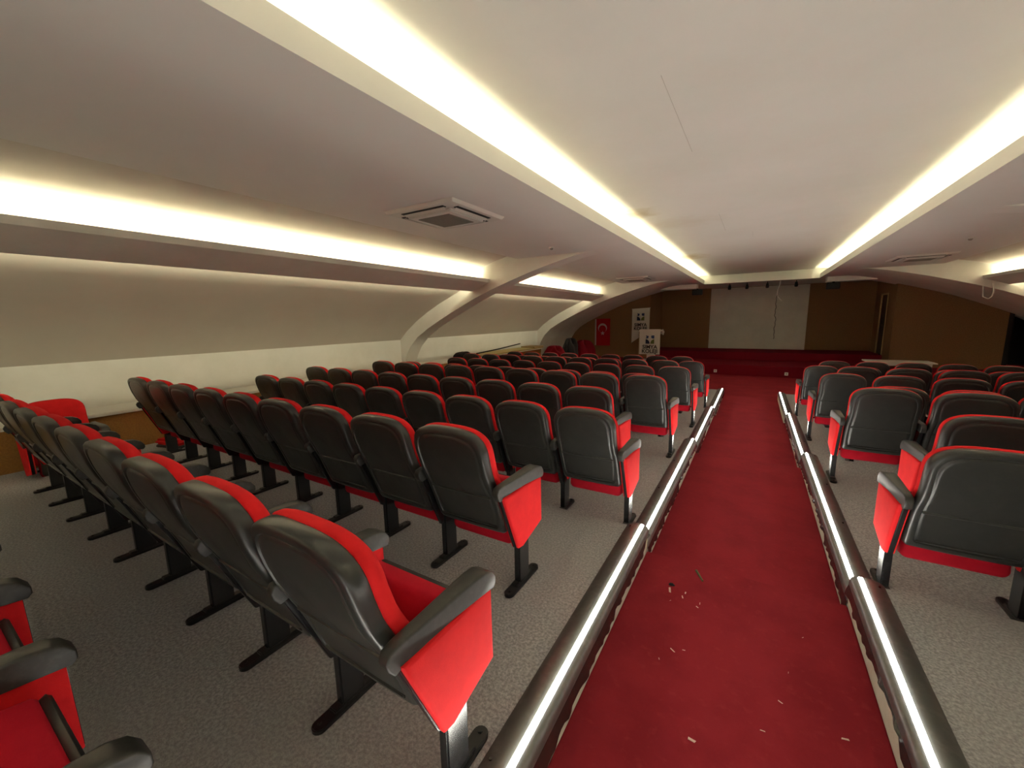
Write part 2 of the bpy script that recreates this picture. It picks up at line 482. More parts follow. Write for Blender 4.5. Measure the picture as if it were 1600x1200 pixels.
# drop boxes
struct(MB().box(-3.3, -2.03, 16.55, 17.0, 2.58, ZC).build('trim_42', CEIL, bevel=0.004), 'boxed drop in the soffit left of the stage')
struct(MB().box(1.80, 3.02, 16.55, 17.0, 2.58, ZC).build('trim_43', CEIL, bevel=0.004), 'boxed drop in the soffit right of the stage')

# projection surface
o = MB().box(-1.82, 1.63, 19.66, 19.698, 0.168, 2.72).build('projection_screen', SCREEN, bevel=0.003)
tag(o, 'large plain grey projection surface on the brown stage wall', 'screen')
# speakers
for (x, lab) in ((-2.02, 'left'), (1.98, 'right')):
    e = empty('loudspeaker', (x, 16.7, 2.58))
    MB().box(-0.17, 0.17, -0.12, 0.12, -0.23, -0.03).build('cabinet', BLACKC, e, bevel=0.01)
    MB().box(-0.15, 0.15, -0.128, -0.12, -0.21, -0.05).build('grille', SLOT, e)
    MB().box(-0.03, 0.03, -0.03, 0.03, -0.03, 0.0).build('bracket', STEEL, e)
    tag(e, 'small black loudspeaker hung under the ceiling box %s of the stage' % lab, 'speaker', 'ceiling loudspeakers by the stage')
# spotlights
for k, x in enumerate((-1.0, -0.44, 0.19, 1.04)):
    e = empty('stage_spotlight', (x, 17.35, ZC))
    MB().box(-0.012, 0.012, -0.012, 0.012, -0.07, 0).build('stem', STEEL, e)
    MB().tube([(0, -0.05, -0.21), (0, -0.035, -0.17), (0, 0.03, -0.07)], [0.05, 0.055, 0.04], 14).build('lamp_head', BLACKC, e, smooth=True)
    tag(e, '%s small black spotlight above the stage screen' % ('leftmost', 'second from left', 'third from left', 'rightmost')[k], 'spotlight', 'stage spotlights')
# hanging cable
pts = [(0.575, 17.40, ZC + 0.004), (0.56, 17.4, 2.6), (0.515, 17.4, 2.45), (0.505, 17.4, 2.3)]
e = empty('hanging_cable', (0.0, 0.0, 0.0))
MB().tube(pts, 0.015, 6).tube([(0.505, 17.4, 2.31), (0.53, 17.4, 2.2), (0.66, 17.4, 2.04)], 0.012, 6).build('pale_lead', WHITE, e)
pp = []
for i in range(40):
    t = i / 39
    pp.append((0.505 + 0.010 * math.sin(t * 47) + 0.008 * math.sin(t * 21 + 1) - 0.03 * t + (0.03 if t > 0.5 else 0), 17.4 + 0.015 * math.cos(t * 33), 2.33 - 1.63 * t))
MB().tube(pp, 0.009, 6).build('twisted_wire', BLACKC, e)
tag(e, 'loose twisted cable hanging from the ceiling before the screen', 'cable')
# white cable loop on the right rib
pts = [(4.50 + 0.13 * math.sin(a) , 14.27 , 2.06 - 0.20 * math.cos(a) - 0.02) for a in [math.pi * (0.0 + i / 16) for i in range(17)]]
pts = [(4.70, 14.28, 2.22), (4.72, 14.27, 2.1), (4.73, 14.27, 2.0), (4.71, 14.27, 1.9), (4.66, 14.28, 1.85), (4.58, 14.31, 1.90), (4.56, 14.35, 2.2)]
tag(MB().tube(pts, 0.014, 6).build('cable_loop', WHITE, smooth=True), 'white cable loop hanging off the right hand arch', 'cable')

# sockets on stage riser
for k, x in enumerate((-1.19, 0.9)):
    e = empty('wall_socket', (x, 15.8, -0.36))
    MB().box(-0.05, 0.05, -0.012, 0, -0.05, 0.05).build('plate', WHITE, e, bevel=0.003)
    MB().tube([(0, -0.013, 0), (0, -0.010, 0)], 0.022, 14).build('outlet', GRILLE, e)
    tag(e, 'white socket on the red stage riser, %s one' % ('left', 'right')[k], 'socket', 'sockets on the stage riser')

# ------------------------------------------------------------------ logo and text
def text_mesh(name, body, size, m, parent, loc, rot=(math.pi / 2, 0, 0), sx=1.0):
    c = bpy.data.curves.new(name, 'FONT')
    c.body = body
    c.size = size
    c.align_x = 'CENTER'
    c.align_y = 'CENTER'
    c.space_line = 0.82
    c.extrude = 0.001
    c.offset = size * 0.026
    t = bpy.data.objects.new(name, c)
    COL.objects.link(t)
    bpy.context.view_layer.update()
    me = bpy.data.meshes.new_from_object(t.evaluated_get(bpy.context.evaluated_depsgraph_get()))
    bpy.data.objects.remove(t)
    me.materials.clear()
    me.materials.append(m)
    o = link(name, me, parent, loc)
    o.rotation_euler = rot
    o.scale = (sx, 1, 1)
    return o

def logo(parent, cx, y, cz, s):
    """square mark of four pieces around a pale cross, facing -Y"""
    h = s / 2
    def piece(nm, pts, mt):
        MB().prism([(cx + a * h, cz + b * h) for a, b in pts], y - 0.003, y).build(nm, mt, parent)
    piece('emblem_piece', [(-1, 1), (-0.30, 0.85), (-0.40, 0.32), (-0.98, 0.22), (-0.80, 0.6)], BLUE)
    piece('emblem_piece', [(1, 1), (0.98, 0.22), (0.42, 0.30), (0.26, 0.62), (0.34, 0.98)], BLUE)
    piece('emblem_piece', [(-1, 0.08)] + [(-1 + 0.95 * math.sin(t), 0.08 - 1.08 * (1 - math.cos(t))) for t in [i * math.pi / 2 / 8 for i in range(1, 9)]] + [(-1, -1)], NAVY)
    piece('emblem_piece', [(1, 0.08)] + [(1 - 0.9 * math.sin(t), 0.08 - 1.08 * (1 - math.cos(t))) for t in [i * math.pi / 2 / 8 for i in range(1, 9)]] + [(1, -1)], OLIVE)

def cloth(parent, name, prof, y, mt, amp=0.008, n=1):
    """a hanging cloth with an outline in x,z, gentle folds, thickness"""
    pass

# wall banner, points down on its left side
e = empty('wall_banner', (-4.22, 17.38, 0))
def fn(u, v):
    x = -0.36 + 0.72 * u
    zt = 1.90 + 0.03 * u
    zb = 0.50 + 0.50 * u
    z = zb + (zt - zb) * v
    return (x, -0.03 + 0.010 * math.sin(u * 9) * (1 - v * 0.7), z)
MB().grid(fn, 24, 16).build('cloth', BANNER, e, solid=0.004, smooth=True)
MB().tube([(-0.38, -0.02, 1.91), (0.38, -0.02, 1.94)], 0.010, 8).build('top_rod', WHITE, e)
logo(e, 0.0, -0.046, 1.58, 0.30)
text_mesh('lettering', 'SIMYA\nKOLEJI', 0.185, INK, e, (0.0, -0.046, 1.17))
tag(e, 'white hanging school banner with slanted hem on the brown wall', 'banner')

# Turkish flag, hung sideways
e = empty('wall_flag', (-5.86, 17.38, 0))
def fn(u, v):
    return (-0.34 + 0.68 * u, -0.025 + 0.008 * math.sin(u * 8 + 1), 0.36 + 1.17 * v)
MB().grid(fn, 20, 12).build('cloth', FLAGR, e, solid=0.004, smooth=True)
MB().box(-0.34, -0.28, -0.042, -0.036, 0.37, 1.52).build('hoist_band', FLAGW, e)
m = MB()
R1, R2 = 0.20, 0.165
cz = 1.13
out = [(R1 * math.cos(a), cz + R1 * math.sin(a)) for a in [math.radians(-62 + i * (304) / 40) for i in range(41)]]
inn = [(R2 * math.cos(a), cz - 0.05 + R2 * math.sin(a)) for a in [math.radians(-42 + i * (264) / 40) for i in range(41)]]
vs = [(x, -0.043, z) for x, z in out] + [(x, -0.043, z) for x, z in inn] + [(x, -0.038, z) for x, z in out] + [(x, -0.038, z) for x, z in inn]
fs = []
for i in range(40):
    fs += [(i, i + 1, 42 + i, 41 + i), (82 + i, 123 + i, 124 + i, 83 + i), (i, 82 + i, 83 + i, i + 1), (41 + i, 42 + i, 124 + i, 123 + i)]
m.add(vs, fs)
m.build('crescent', FLAGW, e)
star = []
for i in range(10):
    r = 0.10 if i % 2 == 0 else 0.042
    a = math.radians(90 + 36 * i)
    star.append((0.01 + r * math.cos(a), 0.90 + r * math.sin(a)))
MB().prism(star, -0.043, -0.037).build('star', FLAGW, e)
tag(e, 'red flag with white crescent and star on the brown wall', 'flag')

# lectern under a white cloth
e = empty('lectern', (-3.52, 16.25, -0.13))
MB().box(-0.33, 0.33, -0.22, 0.22, 0.0, 0.06).build('base', WHITE, e, bevel=0.01)
MB().box(-0.14, 0.14, -0.10, 0.14, 0.06, 1.05).build('column', WHITE, e, bevel=0.01)
MB().hexa([(-0.36, -0.20, 1.17), (0.36, -0.20, 1.17), (0.36, 0.26, 1.03), (-0.36, 0.26, 1.03),
           (-0.36, -0.20, 1.22), (0.36, -0.20, 1.22), (0.36, 0.26, 1.08), (-0.36, 0.26, 1.08)]).build('desk_top', WHITE, e, bevel=0.008)
def fn(u, v):
    if v > 0.9:
        t = (v - 0.9) / 0.1
        return (-0.40 + 0.80 * u, -0.225 + 0.3 * t, 1.235 - 0.06 * t)
    t = v / 0.9
    return (-0.40 + 0.77 * u, -0.225 - 0.012 * math.sin(u * 11) * (1 - t), 0.27 + 0.965 * t)
MB().grid(fn, 24, 20).build('cloth_cover', BANNER, e, solid=0.005, smooth=True)
MB().tube([(0.37, -0.20, 1.17), (0.45, -0.20, 1.20), (0.48, -0.19, 1.13), (0.46, -0.19, 1.02)], [0.03, 0.045, 0.04, 0.02], 8).build('cloth_fold', BANNER, e, smooth=True)
logo(e, 0.0, -0.248, 0.84, 0.32)
text_mesh('lettering', 'SIMYA\nKOLEJI', 0.20, INK, e, (0.0, -0.248, 0.47))
tag(e, 'white lectern with a cloth school banner draped over its front', 'lectern')
o = MB().tube([(-4.02, 16.3, -0.13), (-4.0, 16.3, 1.0)], 0.012, 8).build('wooden_pole', TAN, smooth=True)
tag(o, 'thin wooden pole standing just left of the lectern', 'pole')

# folding table right
e = empty('folding_table', (3.25, 14.45, FZ))
MB().box(-0.68, 0.68, -0.35, 0.35, 0.73, 0.76).build('table_top', BANNER, e, bevel=0.006)
MB().box(-0.60, 0.60, -0.28, 0.28, 0.66, 0.73).build('apron', WHITE, e)
for a in (-0.56, 0.56):
    for b in (-0.26, 0.26):
        MB().tube([(a, b, 0), (a * 0.98, b * 0.98, 0.66)], 0.016, 8).build('leg', STEEL, e, smooth=True)
tag(e, 'white topped table behind the last rows right of the aisle', 'table')

# ------------------------------------------------------------------ ceiling cassettes
def cassette(x, y, label, open_=0.0):
    e = empty('air_conditioner', (x, y, ZC))
    h = 0.475
    m = MB()
    # frame ring with chamfer
    o_ = [(-h, -h), (h, -h), (h, h), (-h, h)]
    i_ = [(a * 0.95, b * 0.95) for a, b in o_]
    m.hexa([(a, b, -0.035) for a, b in i_] + [(a, b, 0.0) for a, b in o_])
    m.build('frame', WHITE, e, bevel=0.004)
    for k in range(4):
        a = k * math.pi / 2
        c, s_ = math.cos(a), math.sin(a)
        def rot(x_, y_, z_): return (x_ * c - y_ * s_, x_ * s_ + y_ * c, z_)
        mm = MB()
        mm.hexa([rot(-0.29, 0.345, -0.042), rot(0.29, 0.345, -0.042), rot(0.29, 0.40, -0.042), rot(-0.29, 0.40, -0.042),
                 rot(-0.29, 0.345, -0.03), rot(0.29, 0.345, -0.03), rot(0.29, 0.40, -0.03), rot(-0.29, 0.40, -0.03)])
        sl = mm.build('air_slot', SLOT, e)
        mm = MB()
        mm.hexa([rot(-0.28, 0.335, -0.062), rot(0.28, 0.335, -0.062), rot(0.28, 0.365, -0.046), rot(-0.28, 0.365, -0.046),
                 rot(-0.28, 0.335, -0.056), rot(0.28, 0.335, -0.056), rot(0.28, 0.365, -0.040), rot(-0.28, 0.365, -0.040)])
        mm.build('louvre', WHITE, e)
    m = MB().box(-0.30, 0.30, -0.30, 0.30, -0.068, -0.035)
    m.build('centre_panel', WHITE, e, bevel=0.01)
    m = MB()
    g = 0.215
    for i in range(22):
        t = -g + 2 * g * i / 21
        m.box(t - 0.003, t + 0.003, -g, g, -0.074, -0.068)
        m.box(-g, g, t - 0.003, t + 0.003, -0.074, -0.0681)
    m.build('grille', GRILLE, e)
    tag(e, label, 'air conditioner', 'ceiling air conditioners')
    return e
cassette(-3.07, 3.68, 'square white ceiling air conditioner nearest the camera, left soffit')
cassette(-3.28, 12.7, 'small looking square air conditioner at the far end of the left soffit')
cassette(2.88, 12.2, 'square air conditioner in the right soffit near the stage')
for (x, y, lab) in ((-3.02, 6.28, 'left'), (2.85, 9.67, 'right')):
    e = empty('smoke_detector', (x, y, ZC))
    MB().tube([(0, 0, 0), (0, 0, -0.02)], 0.045, 18).build('base', WHITE, e, smooth=True)
    MB().tube([(0, 0, -0.02), (0, 0, -0.045)], [0.032, 0.018], 18).build('head', GRILLE, e, smooth=True)
    tag(e, 'small round smoke detector on the %s soffit' % lab, 'smoke detector', 'smoke detectors')

# ------------------------------------------------------------------ aisle step lights
def arcprof(w_, h_, n=10):
    return [(w_ / 2 * -math.cos(math.pi * i / n), h_ * math.sin(math.pi * i / n) ** 0.8) for i in range(n + 1)]
tier_word = ['nearest', 'second', 'third', 'farthest']
for i in range(4):
    y0, y1 = (YB[i] if i else -2.6), YB[i + 1]
    for sx in (-1, 1):
        e = empty('step_light', (sx * 0.655 + dx(y0), y0, TZ[i]))
        e.rotation_euler = (0, 0, -math.atan(DRIFT) * 1.0)
        L = y1 - y0 - (0.0 if i == 3 else 0.0)
        m = MB()
        # rounded dark profile: outer flat + half round
        prof = [(-sx * 0.075 * -1, 0.0)]
        pr = [(0.078, 0.002), (0.078, 0.010), (0.062, 0.022), (0.035, 0.032), (0.0, 0.036), (-0.018, 0.033), (-0.05, 0.030),
              (-0.066, 0.022), (-0.074, 0.006), (-0.078, -0.022), (-0.073, -0.045), (-0.066, -0.045), (-0.066, 0.002)]
        prof = [(sx * a, b) for a, b in pr]
        m.prism(prof, 0.0, L)
        m.build('dark_profile', NOSE, e, smooth=50)
        m = MB()
        pr = [(-0.018, 0.030), (-0.021, 0.037), (-0.027, 0.040), (-0.038, 0.039), (-0.043, 0.034), (-0.043, 0.029)]
        m.prism([(sx * a, b) for a, b in pr], 0.015, L - 0.015)
        m.build('glowing_diffuser', LED_STEP, e, smooth=50)
        # end cap screws
        m = MB()
        for yy in (0.06, L * 0.35, L * 0.65, L - 0.06):
            m.tube([(sx * 0.045, yy, 0.026), (sx * 0.045, yy, 0.034)], 0.006, 8)
        m.build('screw_heads', STEEL, e)
        # torn film hanging on the inner side
        rnd = random.Random(50 + i * 2 + (sx > 0))
        n = int(L / 0.03)
        lows = []
        depth = 0.05
        for k in range(n + 1):
            t = k * L / n
            base = 0.045 + 0.035 * math.sin(t * 2.1 + i + sx) + 0.02 * math.sin(t * 5.3 + 2 * i)
            saw = 0.06 * ((t * (1.3 if sx < 0 else 0.9) + 0.2 * i) % 1.0)
            lows.append(min(0.105, max(0.006, (base + saw) * 0.80 - 0.006 + rnd.uniform(-0.004, 0.004))))
        if i < 3 or sx < 0:
            vs, fs = [], []
            for k in range(n + 1):
                y_ = k * L / n
                wob = 0.004 * math.sin(y_ * 17) + 0.003 * math.sin(y_ * 41)
                vs += [(-sx * 0.0745, y_, -0.03), (-sx * (0.078 + abs(wob)), y_, -0.03 - lows[k] * 0.5), (-sx * (0.0775 + 2 * abs(wob)), y_, -0.03 - lows[k])]
            for k in range(n):
                for q in range(2):
                    fs.append((k * 3 + q, (k + 1) * 3 + q, (k + 1) * 3 + q + 1, k * 3 + q + 1))
            MB().add(vs, fs).build('torn_film', FILM, e, solid=0.0015, smooth=True)
        tag(e, 'glowing aisle edge light on the %s side, %s tier from the camera' % (('left', 'right')[sx > 0], tier_word[i]),
            'step light', 'aisle edge lights')

# ------------------------------------------------------------------ chair meshes (local frame: +Y faces the stage, origin on the floor under the posts)
PITCH = 0.558
def back_y(z):
    P = [(0.30, -0.085), (0.36, -0.105), (0.50, -0.155), (0.60, -0.195), (0.68, -0.235), (0.74, -0.262), (0.82, -0.288), (0.95, -0.318), (1.02, -0.330)]
    if z <= P[0][0]: return P[0][1]
    for a, b in zip(P, P[1:]):
        if z <= b[0]:
            t = (z - a[0]) / (b[0] - a[0])
            return a[1] + (b[1] - a[1]) * t
    return P[-1][1]
def outline():
    """closed back outline in x,z"""
    pts = []
    W, zt, zb, r = 0.252, 1.0, 0.345, 0.125
    # right side going up, with a slight waist at the bend
    side = [(0.225, zb), (0.240, zb + 0.015), (0.246, 0.40), (0.248, 0.46), (0.249, 0.52), (0.249, 0.58), (0.247, 0.63), (0.243, 0.67), (0.2415, 0.71), (0.242, 0.75), (0.243, 0.79), (0.244, 0.83)]
    pts += side
    # one long superelliptic crown
    n_ = 3.1
    for i in range(1, 15):
        a = math.pi / 2 * (i / 15) ** 0.95
        pts.append((0.244 * math.cos(a) ** (2 / n_), 0.835 + 0.165 * math.sin(a) ** (2 / n_)))
    full = pts + [(0.0, 1.0)] + [(-a, b) for a, b in reversed(pts)]
    bot = [(-0.15, zb - 0.004), (-0.075, zb - 0.006), (0.0, zb - 0.006), (0.075, zb - 0.006), (0.15, zb - 0.004)]
    return full + bot
OUT = outline()
ZM = 0.70
def ring_mesh(rings, cap_first=False, centre=None):
    """rings: list of (inset metres, y offset); inset moves the outline toward the spine"""
    n = len(OUT)
    vs, fs = [], []
    def pt(i, ins, off, frac=None):
        x, z = OUT[i]
        if frac is not None:
            z2 = ZM + (z - ZM) * frac
            x2 = x * frac
        else:
            hx, hz = 0.247, 0.33
            x2 = x * (1 - ins / hx)
            z2 = (0.672 + (z - 0.672) * (1 - ins / hz))
        return (x2, back_y(z2) + off, z2)
    for (ins, off, *fr) in rings:
        vs += [pt(i, ins, off, fr[0] if fr else None) for i in range(n)]
    for k in range(len(rings) - 1):
        for i in range(n):
            fs.append((k * n + i, k * n + (i + 1) % n, (k + 1) * n + (i + 1) % n, (k + 1) * n + i))
    # close last ring by a fan
    if centre is not None:
        vs.append((0, back_y(ZM) + centre, ZM))
        c = len(vs) - 1
        k = len(rings) - 1
        for i in range(n):
            fs.append((k * n + i, k * n + (i + 1) % n, c))
    return vs, fs
# shell: from front rim, over the side, to the recessed rear panel
rings = [(0.030, 0.040), (0.006, 0.046), (0.0, 0.040), (0.0, 0.010), (0.003, -0.004), (0.010, -0.012), (0.022, -0.0165), (0.034, -0.016),
         (0.038, -0.0085), (0.0415, -0.0085), (0.046, -0.013), (0.060, -0.0145), (0.10, -0.016), (0.15, -0.0165), (0.20, -0.0165)]
v, f = ring_mesh(rings, centre=-0.0165)
mb = MB().add(v, f)
# closing board at the front side of the shell
n = len(OUT)
# moulded cross rib and lower frame lines on the rear face
def ridge(z0, z1, x0, x1, h):
    seg = 10
    vs = []
    for i in range(seg + 1):
        x = x0 + (x1 - x0) * i / seg
        for (zz, o) in ((z0, 0.002), ((z0 * 0.65 + z1 * 0.35), -h), ((z0 * 0.35 + z1 * 0.65), -h), (z1, 0.002)):
            vs.append((x, back_y(zz) - 0.0160 + o, zz))
    fs = []
    for i in range(seg):
        for q in range(3):
            fs.append((i * 4 + q, (i + 1) * 4 + q, (i + 1) * 4 + q + 1, i * 4 + q + 1))
    return vs, fs
mb.add(*ridge(0.586, 0.606, -0.210, 0.210, 0.007))
mb.add(*ridge(0.388, 0.402, -0.198, 0.198, 0.006))
SHELL_ME = mb.mesh('back_shell', SHELL, smooth=48)
# cushion on the front of the back, standing a little proud of the shell at the top
rings = [(0.016, 0.034), (0.002, 0.048), (-0.004, 0.060), (-0.003, 0.078), (0.006, 0.094), (0.022, 0.106), (0.05, 0.113), (0.10, 0.118), (0.16, 0.120)]
v, f = ring_mesh(rings, centre=0.121)
# lumbar swell
v = [(x, y + (0.018 * math.exp(-((z - 0.48) / 0.10) ** 2) if y > back_y(z) + 0.09 else 0), z) for x, y, z in v]
CUSH_ME = MB().add(v, f).mesh('back_cushion', CLOTH, smooth=60)

# folded seat
def seat_meshes():
    a = math.radians(79)
    ca, sa = math.cos(a), math.sin(a)
    O = Vector((0, 0.045, 0.215))
    U = Vector((0, ca, sa))          # along the cushion, up and forward
    Nn = Vector((0, -sa, ca))        # cushion face, toward the back
    def P(x, u, nn): return O + Vector((x, 0, 0)) + U * u + Nn * nn
    Ls, T = 0.385, 0.075
    # cushion: rounded slab by rings
    def slab(hw, u0, u1, n0, n1, r, puff):
        base = []
        N = 6
        cs = [(hw - r, u1 - r, 0), (-hw + r, u1 - r, 90), (-hw + r, u0 + r, 180), (hw - r, u0 + r, 270)]
        for (cx, cu, st) in cs:
            for i in range(N + 1):
                t = math.radians(st + 90 * i / N)
                base.append((cx + r * math.cos(t), cu + r * math.sin(t)))
        cu0 = (u0 + u1) / 2
        def ring(ins, nn):
            return [P(x * (1 - ins / hw), cu0 + (u - cu0) * (1 - ins / ((u1 - u0) / 2)), nn) for x, u in base]
        e = 0.02
        lev = [(0.02, n0), (0.006, n0 + 0.004), (0.0, n0 + 0.014), (0.0, n1 - e), (0.006, n1 - e * 0.4), (0.02, n1), (0.06, n1 + puff * 0.7), (0.12, n1 + puff)]
        vs, fs = [], []
        for l in lev: vs += ring(*l)
        n = len(base)
        for k in range(len(lev) - 1):
            for i in range(n):
                fs.append((k * n + i, k * n + (i + 1) % n, (k + 1) * n + (i + 1) % n, (k + 1) * n + i))
        fs.append(tuple(range(n - 1, -1, -1)))
        fs.append(tuple(range((len(lev) - 1) * n, len(lev) * n)))
        return vs, fs
    c = MB().add(*slab(0.226, 0.0, Ls, -0.02, T, 0.04, 0.012)).mesh('seat_cushion', SEATC, smooth=60)
    p = MB().add(*slab(0.219, 0.03, Ls - 0.002, -0.045, -0.012, 0.035, 0.0))
    pan = p.mesh('seat_pan', SHELL, smooth=50)
    trim_ = MB()
    for sx in (-1, 1):
        q = [P(sx * 0.222, 0.05, -0.030), P(sx * 0.232, 0.05, -0.030), P(sx * 0.232, Ls - 0.03, -0.030), P(sx * 0.222, Ls - 0.03, -0.030),
             P(sx * 0.222, 0.05, -0.018), P(sx * 0.232, 0.05, -0.018), P(sx * 0.232, Ls - 0.03, -0.018), P(sx * 0.222, Ls - 0.03, -0.018)]
        trim_.hexa(q)
    hinge = MB().tube([(-0.245, 0.05, 0.30), (0.245, 0.05, 0.30)], 0.012, 10).mesh('hinge_bar', STEEL, smooth=True)
    return c, pan, hinge
SEAT_ME, PAN_ME, HINGE_ME = seat_meshes()

# side stand: foot, post, core panel, two fabric pads, armrest
def arm_mesh():
    prof = []
    # side silhouette of the armrest (y,z)
    top = [(-0.262, 0.636), (-0.268, 0.662), (-0.256, 0.686), (-0.22, 0.692), (-0.10, 0.690), (0.04, 0.690), (0.12, 0.689), (0.17, 0.682), (0.205, 0.664), (0.225, 0.635), (0.226, 0.612), (0.215, 0.600)]
    bot = [(0.12, 0.612), (0.0, 0.622), (-0.12, 0.624), (-0.20, 0.622), (-0.245, 0.612)]
    P = top + bot
    # centre line widths: narrower at rear, wide in front
    def wy(y): return 0.019 + 0.017 * max(0.0, min(1.0, (y + 0.25) / 0.4))
    cy, cz = -0.02, 0.655
    vs, fs = [], []
    n = len(P)
    lev = [(-1.0, 0.86), (-0.97, 0.93), (-0.88, 0.98), (-0.7, 1.0), (0.7, 1.0), (0.88, 0.98), (0.97, 0.93), (1.0, 0.86)]
    for (sx, sc) in lev:
        for (y, z) in P:
            zz = cz + (z - cz) * (0.55 + 0.45 * (sc - 0.8) / 0.2) if z > cz else z
            yy = cy + (y - cy) * (0.965 + 0.035 * (sc - 0.8) / 0.2)
            vs.append((sx * wy(y), yy, zz))
    for k in range(len(lev) - 1):
        for i in range(n):
            fs.append((k * n + i, k * n + (i + 1) % n, (k + 1) * n + (i + 1) % n, (k + 1) * n + i))
    fs.append(tuple(range(n - 1, -1, -1)))
    fs.append(tuple(range((len(lev) - 1) * n, len(lev) * n)))
    return MB().add(vs, fs).mesh('armrest', ARM, smooth=55)
ARM_ME = arm_mesh()
PANEL = [(-0.225, 0.615), (0.205, 0.612), (0.208, 0.30), (-0.055, 0.262)]
PANEL = [(-0.225, 0.625), (0.200, 0.612), (0.203, 0.315), (-0.035, 0.255), (-0.075, 0.262)]
def pad_mesh(sx, thick, PANEL=PANEL):
    cy, cz = 0.03, 0.46
    vs, fs = [], []
    n = len(PANEL)
    base = []
    for i in range(n):     # subdivide the outline
        a, b = PANEL[i], PANEL[(i + 1) % n]
        for t in range(4): base.append((a[0] + (b[0] - a[0]) * t / 4, a[1] + (b[1] - a[1]) * t / 4))
    lev = [(1.0, 0.012), (1.0, 0.012 + thick * 0.6), (0.97, 0.012 + thick * 0.92), (0.90, 0.012 + thick), (0.6, 0.012 + thick * 1.12), (0.25, 0.012 + thick * 1.15)]
    for (sc, xx) in lev:
        for (y, z) in base: vs.append((sx * xx, cy + (y - cy) * sc, cz + (z - cz) * sc))
    n = len(base)
    for k in range(len(lev) - 1):
        for i in range(n): fs.append((k * n + i, k * n + (i + 1) % n, (k + 1) * n + (i + 1) % n, (k + 1) * n + i))
    fs.append(tuple(range((len(lev) - 1) * n, len(lev) * n)))
    fs.append(tuple(range(n - 1, -1, -1)))
    return MB().add(vs, fs).mesh('fabric_pad', CLOTH, smooth=50)
PAD_OUT = {s: pad_mesh(s, 0.022) for s in (-1, 1)}
PAD_IN = {s: pad_mesh(s, 0.010) for s in (-1, 1)}
SHORT = [(-0.12, 0.612), (0.200, 0.612), (0.203, 0.315), (0.03, 0.262), (0.0, 0.27)]
PAD_MID = {s: pad_mesh(s, 0.009, SHORT) for s in (-1, 1)}
CORE_ME = MB().prism([(y * 1.02 - 0.004 if y < 0 else y * 1.01, z) for y, z in PANEL], -0.012, 0.012, axis='x').mesh('side_board', STEEL, bevel=0.003)
POST_ME = MB().box(-0.020, 0.020, -0.055, 0.055, 0.018, 0.34).mesh('post', STEEL, bevel=0.006, seg=2)
def foot_mesh():
    pts = []
    hl, hw = 0.175, 0.030
    for (sy, st) in ((1, 0), (-1, 180)):
        for i in range(9):
            t = math.radians(st + 180 * i / 8)
            pts.append((hw * math.cos(t), sy * (hl - hw) + hw * math.sin(t)))
    m = MB().prism(pts, 0.0, 0.022, axis='z')
    m.box(-0.022, 0.022, -0.09, 0.09, 0.018, 0.034)
    for y in (-0.145, 0.145): m.tube([(0, y, 0.02), (0, y, 0.030)], 0.010, 8)
    return m.mesh('foot', SHOE, bevel=0.004)
FOOT_ME = foot_mesh()

def stand(parent, sx, outer):
    """a full side stand on the side sx of a chair; outer = the row ends there"""
    x = sx * PITCH / 2
    out = []
    p = link('post', POST_ME, parent, (x, 0, 0)); out.append(p)
    ft = link('foot', FOOT_ME, p); TREE[p.name] = [ft]
    out.append(link('armrest', ARM_ME, parent, (x, 0, 0)))
    b = link('side_board', CORE_ME, parent, (x, 0, 0)); out.append(b)
    pa = link('fabric_pad', PAD_OUT[sx] if outer else PAD_MID[sx], b)
    pb = link('fabric_pad', PAD_IN[-sx] if outer else PAD_MID[-sx], b)
    TREE[b.name] = [pa, pb]
    return out

def proto(stands, legs=True):
    e = empty('auditorium_chair')
    ch = [link('back_shell', SHELL_ME, e), link('back_cushion', CUSH_ME, e), link('seat_cushion', SEAT_ME, e), link('seat_pan', PAN_ME, e), link('hinge_bar', HINGE_ME, e)]
    for sx, outer in stands: ch += stand(e, sx, outer)
    TREE[e.name] = ch
    return e

used = {}
def chair(kind, x, y, z, label, group):
    """kind: tuple of stands; first use keeps the prototype itself"""
    if kind not in used:
        used[kind] = proto(kind)
        o = used[kind]
    else:
        o = copy_tree(used[kind])
    o.location = (x, y, z)
    return tag(o, label, 'chair', group)

ORD = ['first', 'second', 'third', 'fourth', 'fifth', 'sixth', 'seventh', 'eighth', 'ninth', 'tenth']
#        letter, y, tier, offset row?
ROWS = [('A', -0.01, 0, 1), ('B', 0.88, 0, 0), ('C', 1.90, 0, 1), ('D', 3.10, 1, 0), ('E', 4.02, 1, 1), ('F', 5.06, 1, 0),
        ('G', 6.05, 2, 1), ('H', 7.10, 2, 0), ('I', 8.06, 2, 1), ('J', 9.12, 3, 0), ('K', 10.12, 3, 1)]
LEFT_N = {'A': 4, 'B': 9}
rowword = ['partly cropped row', 'nearest full row', 'second full row', 'third row', 'fourth row', 'fifth row', 'sixth row', 'seventh row',
           'eighth row', 'ninth row', 'last row before the stage']
for r, (nm, y, t, off) in enumerate(ROWS):
    n = LEFT_N.get(nm, 9)
    x0 = -1.07 - 0.315 * off + dx(y)
    for k in range(n):
        if k == 0: kind = ((1, True),)
        else: kind = ((1, False),)
        if k == n - 1 and k > 0: kind = ((1, False), (-1, True))
        lab = 'chair left of the aisle, %s, %s' % (('aisle-end seat' if k == 0 else ORD[k] + ' seat from the aisle'), rowword[r])
        chair(kind, x0 - PITCH * k, y, TZ[t], lab, 'auditorium chairs left of the aisle')
RIGHT = {'D': 3, 'E': 4, 'F': 6, 'G': 8, 'H': 9, 'I': 9, 'J': 9, 'K': 9}
rr = 0
